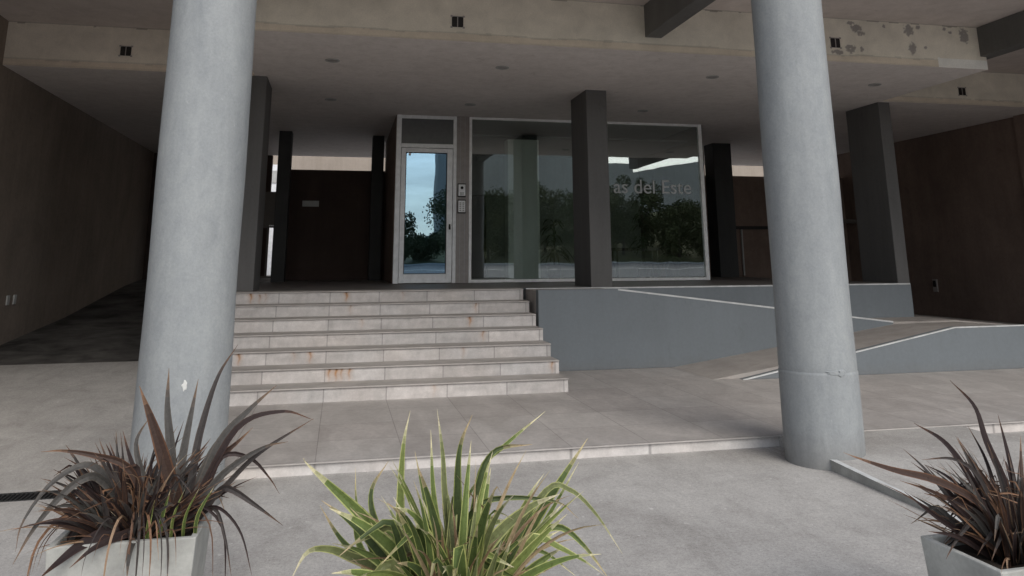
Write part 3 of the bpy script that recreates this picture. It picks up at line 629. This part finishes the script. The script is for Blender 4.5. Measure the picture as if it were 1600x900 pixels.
# indoor things
def indoor_plant(x, y, z0, h, spread, n, label, seed):
    rnd = random.Random(seed)
    t = empty('indoor_plant', (x,y,z0), label, 'plant', 'potted plants inside the lobby')
    g = MB(); g.tube([(x,y,z0),(x,y,z0+.02),(x,y,z0+.30)], [.11,.12,.16], 16); part(g, 'pot', M['dark'], t)
    g = MB(); g.tube([(x,y,z0+.28),(x+.02,y,z0+h*.6),(x,y,z0+h*.9)], [.02,.016,.01], 6); part(g, 'stem', M['bark'], t)
    g = MB()
    for i in range(n):
        b = Vector((x, y, z0+h*rnd.uniform(.35,.92))); a = rnd.uniform(0, 2*math.pi); l = spread*rnd.uniform(.6,1.1); el = rnd.uniform(.2,1.2)
        d = Vector((math.cos(a), math.sin(a), 0)); w = Vector((-math.sin(a), math.cos(a), 0)); pr_ = None
        for k in range(6):
            s = k/5; p = b + d*l*s*math.cos(el)+Vector((0,0,1))*(l*s*math.sin(el) - l*.9*s*s); ww = .03*math.sin(math.pi*min(.97, s*.85+.12))
            if pr_: g.face([pr_[0]-w*pr_[1], pr_[0]+w*pr_[1], p+w*ww, p-w*ww])
            pr_ = (p, ww)
    part(g, 'foliage', M['plant_dark'], t)
indoor_plant(4.45,16.3,P+.006,1.35,.5,60,'dark potted plant on the lobby floor left of the centre pillar',1)
indoor_plant(6.6,16.6,P+.006,2.0,.42,80,'tall dark potted plant behind the console table',2)
indoor_plant(7.0,16.0,P+.006,.8,.45,26,'low spiky potted plant at the right end of the console table',4)
ct = empty('console_table', (6.2,16.2,P), 'dark slim console table standing inside the lobby', 'table')
g = MB(); g.box(5.75,6.75,16.05,16.4,P+.60,P+.66); part(g, 'tabletop', M['dark'], ct)
for a in (5.78,6.70):
    for b in (16.07,16.36):
        g = MB(); g.box(a,a+.03,b,b+.03,P+.006,P+.60); part(g, 'leg', M['dark'], ct)

# ---------------------------------------------------------------- ceiling lights and vents
spots = [(-.23,10.86,'leftmost recessed downlight of the front row in the soffit'),(2.21,10.81,'second recessed downlight from the left in the front row of the soffit'),
         (5.55,10.78,'third recessed downlight from the left in the front row, near the right column'),(8.43,10.78,'rightmost recessed downlight of the front row in the soffit'),
         (-.29,13.64,'leftmost recessed downlight of the rear row in the soffit'),(2.19,13.64,'rear row recessed downlight just in front of the entrance door'),
         (5.53,13.64,'rear row recessed downlight in front of the lobby window')]
def ring(g, x, y, z0, z1, r0, r1, seg=28):
    for k in range(seg):
        a, b = 2*math.pi*k/seg, 2*math.pi*(k+1)/seg
        p = lambda r, t, z: (x+r*math.cos(t), y+r*math.sin(t), z)
        g.face([p(r0,a,z0),p(r0,b,z0),p(r1,b,z0),p(r1,a,z0)]); g.face([p(r1,a,z0),p(r1,b,z0),p(r1,b,z1),p(r1,a,z1)]); g.face([p(r0,b,z0),p(r0,a,z0),p(r0,a,z1),p(r0,b,z1)])
lamp = None
for i, (x, y, lab) in enumerate(spots):
    if lamp is None:
        lamp = empty('ceiling_light', (x,y,S), lab, 'ceiling light', 'unlit recessed downlights in the soffit')
        g = MB(); ring(g, x, y, S-.012, S-.001, .075, .10); part(g, 'trim_ring', M['plastic'], lamp)
        g = MB(); g.tube([(x,y,S-.006),(x,y,S-.003)], .074, 24); part(g, 'lens', M['frosted'], lamp)
    else:
        o = copy_tree(lamp); o.location = (x, y, S); o['label'] = lab
vents = [(1.36,YC,4.65,'small dark square vent in the cream fascia above the entrance door'),(-3.25,YL,4.68,'small dark square vent in the left fascia above the driveway'),
         (6.89,YC,4.67,'small dark square vent beside flaking paint just right of the right round column'),(11.2,11.965,4.64,'small dark square vent in the recessed right fascia')]
v0 = None
for i, (x, y, z, lab) in enumerate(vents):
    if v0 is None:
        v0 = empty('wall_vent', (x,y,z), lab, 'vent', 'small square vents in the fascia')
        g = MB(); g.box(x-.075,x+.075,y-.006,y-.0015,z-.07,z+.07); part(g, 'opening', M['dark'], v0)
        g = MB(); g.box(x-.006,x+.006,y-.012,y-.0065,z-.07,z+.07)
        for a in (-1,1):
            for b in (-1,1):
                g.box(x+a*.08-.014,x+a*.08+.014,y-.010,y-.0068,z+b*.075-.012,z+b*.075+.012)
        g.box(x-.09,x+.09,y-.0102,y-.0072,z+.068,z+.078); part(g, 'vent_frame', M['alu_dark'], v0)
    else:
        o = copy_tree(v0); o.location = (x, y, z); o['label'] = lab

# ---------------------------------------------------------------- beyond the back wall
nb = empty('neighbour_building', (0,27,P), 'cream neighbouring house seen through the gap behind the back wall', 'building')
g = MB(); g.box(-14,26,27,27.3,0,13); part(g, 'wall', M['cream'], nb)
g = MB(); g.box(-3.2,-1.75,26.2,26.998,3.75,4.7); part(g, 'balcony', M['nbwhite'], nb)
g = MB(); g.box(-2.6,-2.1,26.17,26.198,4.1,4.5); part(g, 'window', M['plastic'], nb)
g = MB(); g.box(-14,26,26.7,26.998,P-.02,3.7); part(g, 'lower_wall', M['nbwhite'], nb)
gf = empty('metal_gate', (-1.7,20,P), 'dark metal gate with upright bars in the bright gap left of the back wall', 'gate')
for z_ in (1.22, 2.42):
    g = MB(); g.box(-2.6,-1.3,20.0,20.05,z_,z_+.05); part(g, 'gate_rail', M['gate'], gf)
g = MB(); g.box(-2.6,-1.3,20.052,20.07,2.475,3.30); part(g, 'gate_panel', M['gate'], gf)
for k in range(9):
    g = MB(); g.box(-2.55+k*.15,-2.55+k*.15+.055,20.051,20.08,1.24,2.44); part(g, 'bar', M['gate'], gf)
# ---------------------------------------------------------------- planters and flax plants
def planter(cx, cy, w, d, h, rz, label):
    t = empty('planter_box', (cx,cy,.004), label, 'planter', 'square cement planters along the pavement')
    th = .028; g = MB()
    def ringbox(z0, z1, e0, e1):
        pass
    W, D = w/2, d/2; b = .03
    o0 = [(-W+b,-D+b),(W-b,-D+b),(W-b,D-b),(-W+b,D-b)]; o1 = [(-W,-D),(W,-D),(W,D),(-W,D)]
    i1 = [(-W+th,-D+th),(W-th,-D+th),(W-th,D-th),(-W+th,D-th)]; i0 = [(-W+th+b,-D+th+b),(W-th-b,-D+th+b),(W-th-b,D-th-b),(-W+th+b,D-th-b)]
    v = [(x,y,0) for x,y in o0]+[(x,y,h) for x,y in o1]+[(x,y,h) for x,y in i1]+[(x,y,.05) for x,y in i0]
    g.v = v
    for k in range(4):
        j = (k+1) % 4
        g.f += [(k,j,4+j,4+k),(4+k,4+j,8+j,8+k),(8+k,8+j,12+j,12+k)]; g.c += [None]*3
    g.f.append((3,2,1,0)); g.f.append((12,13,14,15)); g.c += [None]*2
    o = g.build('pot', M['cement'], t, bevel=.006)
    s = MB(); s.grid((-W+th+.004,-D+th+.004,h-.05), (w-2*th-.008,0,0), (0,d-2*th-.008,0), 24, 18, None, lambda p: .02*noise.noise(Vector((p.x*14+cx,p.y*14,0))))
    s.build('soil', M['soil'], t)
    t.rotation_euler.z = rz
    return t
PH = .45
planter(-.862, 4.13, .60, .42, PH-.004, math.radians(-1), 'pale cement planter at lower left holding the dark purple flax')
planter(.44, 2.985, .60, .42, PH-.004, 0, 'cement planter under the green striped flax at bottom centre')
planter(2.80, 3.02, .60, .42, PH-.004, math.radians(1.5), 'pale cement planter at lower right corner holding the second dark flax')

def catmull(P_, n):
    pts = [Vector(p) for p in P_]
    if len(pts) < 3: return [pts[0].lerp(pts[-1], i/n) for i in range(n+1)]
    q = [pts[0]*2-pts[1]]+pts+[pts[-1]*2-pts[-2]]; out = []; m = len(pts)-1
    for i in range(n+1):
        t = i/n*m; k = min(int(t), m-1); u = t-k; a, b, c, d = q[k:k+4]
        out.append(.5*((2*b)+(-a+c)*u+(2*a-5*b+4*c-d)*u*u+(-a+3*b-3*c+d)*u**3))
    return out
def blade(g, pts, w, cols, rnd, n=16, fold=.35, twist=None):
    P_ = catmull(pts, n); inner, edge, tip = cols
    view = Vector((0,-1,.25)); tw = rnd.uniform(-.9,.9) if twist is None else twist
    al = [0]
    for i in range(1, n+1): al.append(al[-1]+(P_[i]-P_[i-1]).length)
    al = [a/max(1e-6, al[-1]) for a in al]
    rows = []; es = .76 if w > .03 else .80
    for i, p in enumerate(P_):
        s = al[i]; t = (P_[min(i+1,n)]-P_[max(i-1,0)]).normalized()
        side = t.cross(view)
        if side.length < .15: side = t.cross(Vector((1,0,.3)))
        side.normalize(); nr = side.cross(t).normalized()
        a = tw*(.3+s); sd = side*math.cos(a)+nr*math.sin(a); nn = nr*math.cos(a)-side*math.sin(a)
        prof = min(1, .55+s*1.6)*(1-max(0,(s-.45)/.55)**1.7) if s < .999 else .02
        h = w*.5*max(.04, prof)
        rows.append([p+sd*(k*h)+nn*(abs(k)*h*fold) for k in (-1,-es,0,es,1)])
    for i in range(n):
        s = (al[i]+al[i+1])/2
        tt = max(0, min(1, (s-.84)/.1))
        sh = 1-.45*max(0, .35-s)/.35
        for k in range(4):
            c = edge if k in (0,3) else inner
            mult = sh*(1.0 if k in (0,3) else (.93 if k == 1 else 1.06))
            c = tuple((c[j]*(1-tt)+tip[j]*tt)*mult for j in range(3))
            n0 = len(g.v)
            g.face([rows[i][k],rows[i][k+1],rows[i+1][k+1],rows[i+1][k]], c)
def rblade(g, c, rnd, lmin, lmax, w, cols, spread=1.0, elr=(42,88), azr=(0,360)):
    az = math.radians(rnd.uniform(*azr)); el = math.radians(rnd.uniform(*elr)); L = rnd.uniform(lmin, lmax)
    d = Vector((math.cos(az), math.sin(az), 0)); b = Vector(c)+d*rnd.uniform(.01,.11)+Vector((rnd.uniform(-.05,.05),0,0))
    dr = rnd.uniform(.1,.75)*L; pts = []
    kink = rnd.random() < .22; kt = rnd.uniform(.45,.75)
    p = b.copy(); st_ = 6; e = el
    for i in range(st_+1):
        pts.append(p.copy()); s = i/st_
        e -= dr*.45*(.4+s)*1.2
        if kink and s > kt: e -= math.radians(75); kink = False
        p = p+(d*math.cos(e)*spread+Vector((0,0,1))*math.sin(e))*(L/st_)
    blade(g, pts, w*rnd.uniform(.6,1.15), cols, rnd, 14)
PURP = [((.036,.024,.023),(.055,.032,.027),(.13,.07,.045)),((.058,.05,.047),(.08,.062,.054),(.16,.10,.07)),((.026,.016,.016),(.04,.022,.02),(.08,.04,.025)),
        ((.078,.073,.068),(.10,.088,.076),(.18,.12,.08)),((.06,.036,.028),(.13,.065,.038),(.24,.14,.085)),((.045,.038,.036),(.065,.048,.042),(.12,.07,.045))]
DRY = [((.22,.12,.07),(.26,.15,.09),(.34,.24,.16)),((.15,.085,.055),(.2,.11,.07),(.3,.2,.13)),((.3,.2,.13),(.34,.24,.16),(.4,.32,.22))]
GRN = [((.12,.165,.045),(.38,.41,.15),(.62,.57,.36)),((.085,.12,.035),(.36,.38,.13),(.5,.42,.24)),((.17,.21,.06),(.44,.45,.18),(.6,.55,.36)),((.16,.18,.075),(.38,.39,.16),(.55,.5,.34)),((.06,.085,.03),(.26,.29,.09),(.42,.33,.2))]
def flax(name, c, hero, kinds, dry, label, nrand, ndry, wbase, lmax, seed, extra=None, cat='plant', grp=None):
    rnd = random.Random(seed); hw = .95 if kinds is GRN else .85
    t = empty(name, (c[0],c[1],c[2]), label, cat, grp)
    g = MB()
    for w, pts in hero:
        b = Vector(c)+Vector((rnd.uniform(-.06,.06)+(pts[0][0]-c[0])*.25, rnd.uniform(-.07,.07), -.03))
        q = [tuple(b)]+list(pts) if (Vector(pts[0])-b).length > .09 else list(pts)
        blade(g, q, w*hw, kinds[rnd.randrange(len(kinds))], rnd, 22, twist=rnd.uniform(-.35,.35))
    for i in range(nrand): rblade(g, (c[0],c[1],c[2]-.02), rnd, .27, lmax, wbase, kinds[rnd.randrange(len(kinds))])
    for i in range(ndry): rblade(g, (c[0],c[1],c[2]-.02), rnd, .25, lmax*1.0, wbase*.35, dry[rnd.randrange(len(dry))], 1.1, (25,85))
    for i in range(34):       # broken straws and bent stalks lying across the blades
        a = rnd.uniform(0,6.28); b = Vector(c)+Vector((rnd.uniform(-.16,.16), rnd.uniform(-.12,.08), rnd.uniform(.08,.26)))
        d = Vector((math.cos(a), .5*math.sin(a), rnd.uniform(-.25,.8))).normalized(); L = rnd.uniform(.10,.28)
        blade(g, [Vector(c), b, b+d*L*.5, b+d*L+Vector((0,0,-.03))], rnd.uniform(.006,.011), dry[rnd.randrange(len(dry))], rnd, 10)
    if extra: extra(g, rnd)
    for i in range(26):
        a = rnd.uniform(0,6.28); r = rnd.uniform(0,.10); b = Vector((c[0]+r*math.cos(a), c[1]+r*math.sin(a), c[2]-.04))
        q = [b, b+Vector((math.cos(a)*.02, math.sin(a)*.02, .08)), b+Vector((math.cos(a)*.05, math.sin(a)*.05, .17))]
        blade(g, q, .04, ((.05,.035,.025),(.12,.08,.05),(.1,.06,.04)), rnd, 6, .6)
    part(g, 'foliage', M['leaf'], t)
    return t
SOIL = PH-.045
def ex_left(g, rnd):
    for k in range(5):
        x = -.78+.05*k; blade(g, [(x,3.98,SOIL),(x+.01,3.95,SOIL+.12),(x+.03+.01*k,3.93,SOIL+.24)], .018, GRN[k % 3], rnd, 10)
    for k in range(15):      # dead strands hanging over the rim
        a = math.radians(rnd.uniform(195,345)); d = Vector((math.cos(a)*1.25, math.sin(a), 0)); b = Vector((-.86,4.1,SOIL+.03)); L = rnd.uniform(.22,.34)
        blade(g, [b, b+d*L*.6+Vector((0,0,.12)), b+d*L+Vector((0,0,.03)), b+d*(L+.03)+Vector((0,0,-rnd.uniform(.05,.25)))], rnd.uniform(.006,.014), DRY[rnd.randrange(3)] if rnd.random()<.5 else PURP[rnd.randrange(6)], rnd, 12)
flax('purple_flax', (-.86,4.12,SOIL), HERO_DARK_LEFT, PURP, DRY, 'dark purple spiky flax in the lower left planter', 210, 80, .023, .50, 11, ex_left, grp='dark purple flax plants')
flax('striped_flax', (.44,3.0,SOIL), HERO_GREEN, GRN, [((.32,.24,.14),(.38,.3,.18),(.45,.38,.25)),((.2,.13,.07),(.3,.2,.12),(.4,.3,.2))], 'green and yellow striped flax at bottom centre', 120, 45, .042, .60, 22)
flax('purple_flax', (2.82,3.04,SOIL), HERO_DARK_RIGHT, PURP, DRY, 'dark purple spiky flax in the lower right planter', 180, 80, .024, .48, 33, grp='dark purple flax plants')

# ---------------------------------------------------------------- trees and lamp across the street (seen in the glass)
def leafm(name, c):
    return weathered(name, c, .55, 1.6, .5, .9, 2, 0)
LM = [leafm('tree_leaf_dark', (.075,.09,.04)), leafm('tree_leaf_mid', (.10,.11,.05))]
def tree(x, y, h, w, seed, lab):
    rnd = random.Random(seed); z0 = bank(x, y)-.1
    t = empty('street_tree', (x,y,z0), lab, 'tree', 'trees on the bank across the street')
    g = MB(); g.tube([(x,y,z0),(x+.1,y,z0+h*.3),(x,y+.1,z0+h*.6)], [.2,.15,.08], 8)
    for k in range(5):
        a = rnd.uniform(0,6.28); g.tube([(x,y,z0+h*(.3+.05*k)),(x+math.cos(a)*w*.3,y+math.sin(a)*w*.3,z0+h*(.55+.06*k))], [.07,.03], 6)
    part(g, 'trunk', M['bark'], t)
    g = MB()
    cl = [(Vector((x+rnd.gauss(0,w*.28), y+rnd.gauss(0,w*.25), z0+h*rnd.uniform(.12,.93))), rnd.uniform(.25,.5)*w*.6) for _ in range(20)]
    for p, r in cl:
        for k in range(170):
            d = Vector((rnd.gauss(0,1), rnd.gauss(0,1), rnd.gauss(0,.8))).normalized()*r*rnd.uniform(.5,1.05); q = p+d
            u = Vector((rnd.gauss(0,1), rnd.gauss(0,1), rnd.gauss(0,1))).normalized()*.15; v = u.orthogonal().normalized()*.11
            g.face([q-u, q+v, q+u, q-v])
    part(g, 'crown', LM[seed % 2], t)
spots_t = []
rt = random.Random(5)
for k in range(30):
    x = 13+k*1.9+rt.uniform(-.8,.8); spots_t.append((x, -66+rt.uniform(-5,4), rt.uniform(6.8,9.2), rt.uniform(4.5,6.5)))
spots_t += [(-6,-64,5,6),(1,-66,3.8,5),(6.0,-60,6.0,4.5),(10.2,-66,3.2,4)]
for k, (x, y, h, w) in enumerate(spots_t): tree(x, y, h, w, 50+k, 'bushy tree on the grassy bank across the street')
ob = empty('opposite_block', (30,-102,0), 'long grey block behind the trees across the street', 'building')
g = MB(); g.box(15.5,40,-106,-102,0,21.5); g.box(40.01,51,-106,-102.2,0,18.6); g.prism_xz([(51.01,0),(51.01,17.0),(72,20.5),(72,0)], -106, -102.4); part(g, 'wall', M['blockwall'], ob)
lp = empty('street_lamp', (8.9,-30,0), 'thin grey street lamp standing across the road', 'street lamp')
g = MB(); g.tube([(8.9,-30,0),(8.9,-30,4),(8.9,-30,7.6)], [.09,.07,.05], 8); part(g, 'pole', M['steel'], lp)
g = MB(); g.tube([(8.9,-30,7.6),(8.6,-29.4,7.9),(8.3,-28.8,7.95)], .04, 6); part(g, 'arm', M['steel'], lp)
g = MB(); g.box(8.1,8.4,-29.0,-28.4,7.88,7.98); part(g, 'lamp_head', M['alu'], lp, bevel=.03)

# ---------------------------------------------------------------- sky, sun, camera
w = bpy.data.worlds.new('World'); SC.world = w; w.use_nodes = True; nt = w.node_tree
bg = nt.nodes['Background']
sky = nt.nodes.new('ShaderNodeTexSky'); sky.sky_type = 'NISHITA'; sky.sun_disc = False
EL, AZ = math.radians(38), math.radians(166)      # azimuth measured clockwise from +Y
sky.sun_elevation = EL; sky.sun_rotation = AZ; sky.dust_density = 1.5
tc = nt.nodes.new('ShaderNodeTexCoord'); mp = nt.nodes.new('ShaderNodeMapping'); mp.inputs['Scale'].default_value = (1,1,3.5)
nt.links.new(tc.outputs['Generated'], mp.inputs['Vector'])
cn = noise_(nt, mp.outputs[0], 2.6, 8, .6, .3)
cf = ramp(nt, cn, (.46, (0.,0.,0.)), (.72, (.8,.8,.8)))
hs = nt.nodes.new('ShaderNodeHueSaturation'); hs.inputs['Saturation'].default_value = .62; nt.links.new(sky.outputs[0], hs.inputs['Color'])
cm = mix(nt, hs.outputs[0], (4.9,4.9,4.85), cf)
nt.links.new(cm, bg.inputs[0]); bg.inputs[1].default_value = .195
sl = bpy.data.lights.new('sun', 'SUN'); sl.energy = 1.85; sl.angle = math.radians(38); sl.color = (1,.955,.88)
so = bpy.data.objects.new('sun', sl); COL.objects.link(so)
dv = Vector((math.sin(AZ)*math.cos(EL), math.cos(AZ)*math.cos(EL), math.sin(EL)))
so.rotation_euler = dv.to_track_quat('Z','Y').to_euler(); so.location = dv*30

cd = bpy.data.cameras.new('camera'); co = bpy.data.objects.new('camera', cd); COL.objects.link(co)
R = Vector((.97731928,-.21170259,-.00538958)); U = Vector((-.04100356,-.2141376,.97594252)); F = Vector((.20776367,.95358644,.21796136))
co.matrix_world = Matrix(((R.x,U.x,-F.x,0),(R.y,U.y,-F.y,0),(R.z,U.z,-F.z,1.622),(0,0,0,1)))
cd.sensor_width = 36; cd.lens = 1205.2/1600*36; cd.shift_x = 0; cd.shift_y = -(450-136.745)/1600
cd.clip_start = .05; cd.clip_end = 1500
SC.camera = co
SC.view_settings.view_transform = 'Standard'; SC.view_settings.look = 'None'; SC.view_settings.exposure = 0
SC.cycles.max_bounces = 10; SC.cycles.diffuse_bounces = 5; SC.cycles.transparent_max_bounces = 12
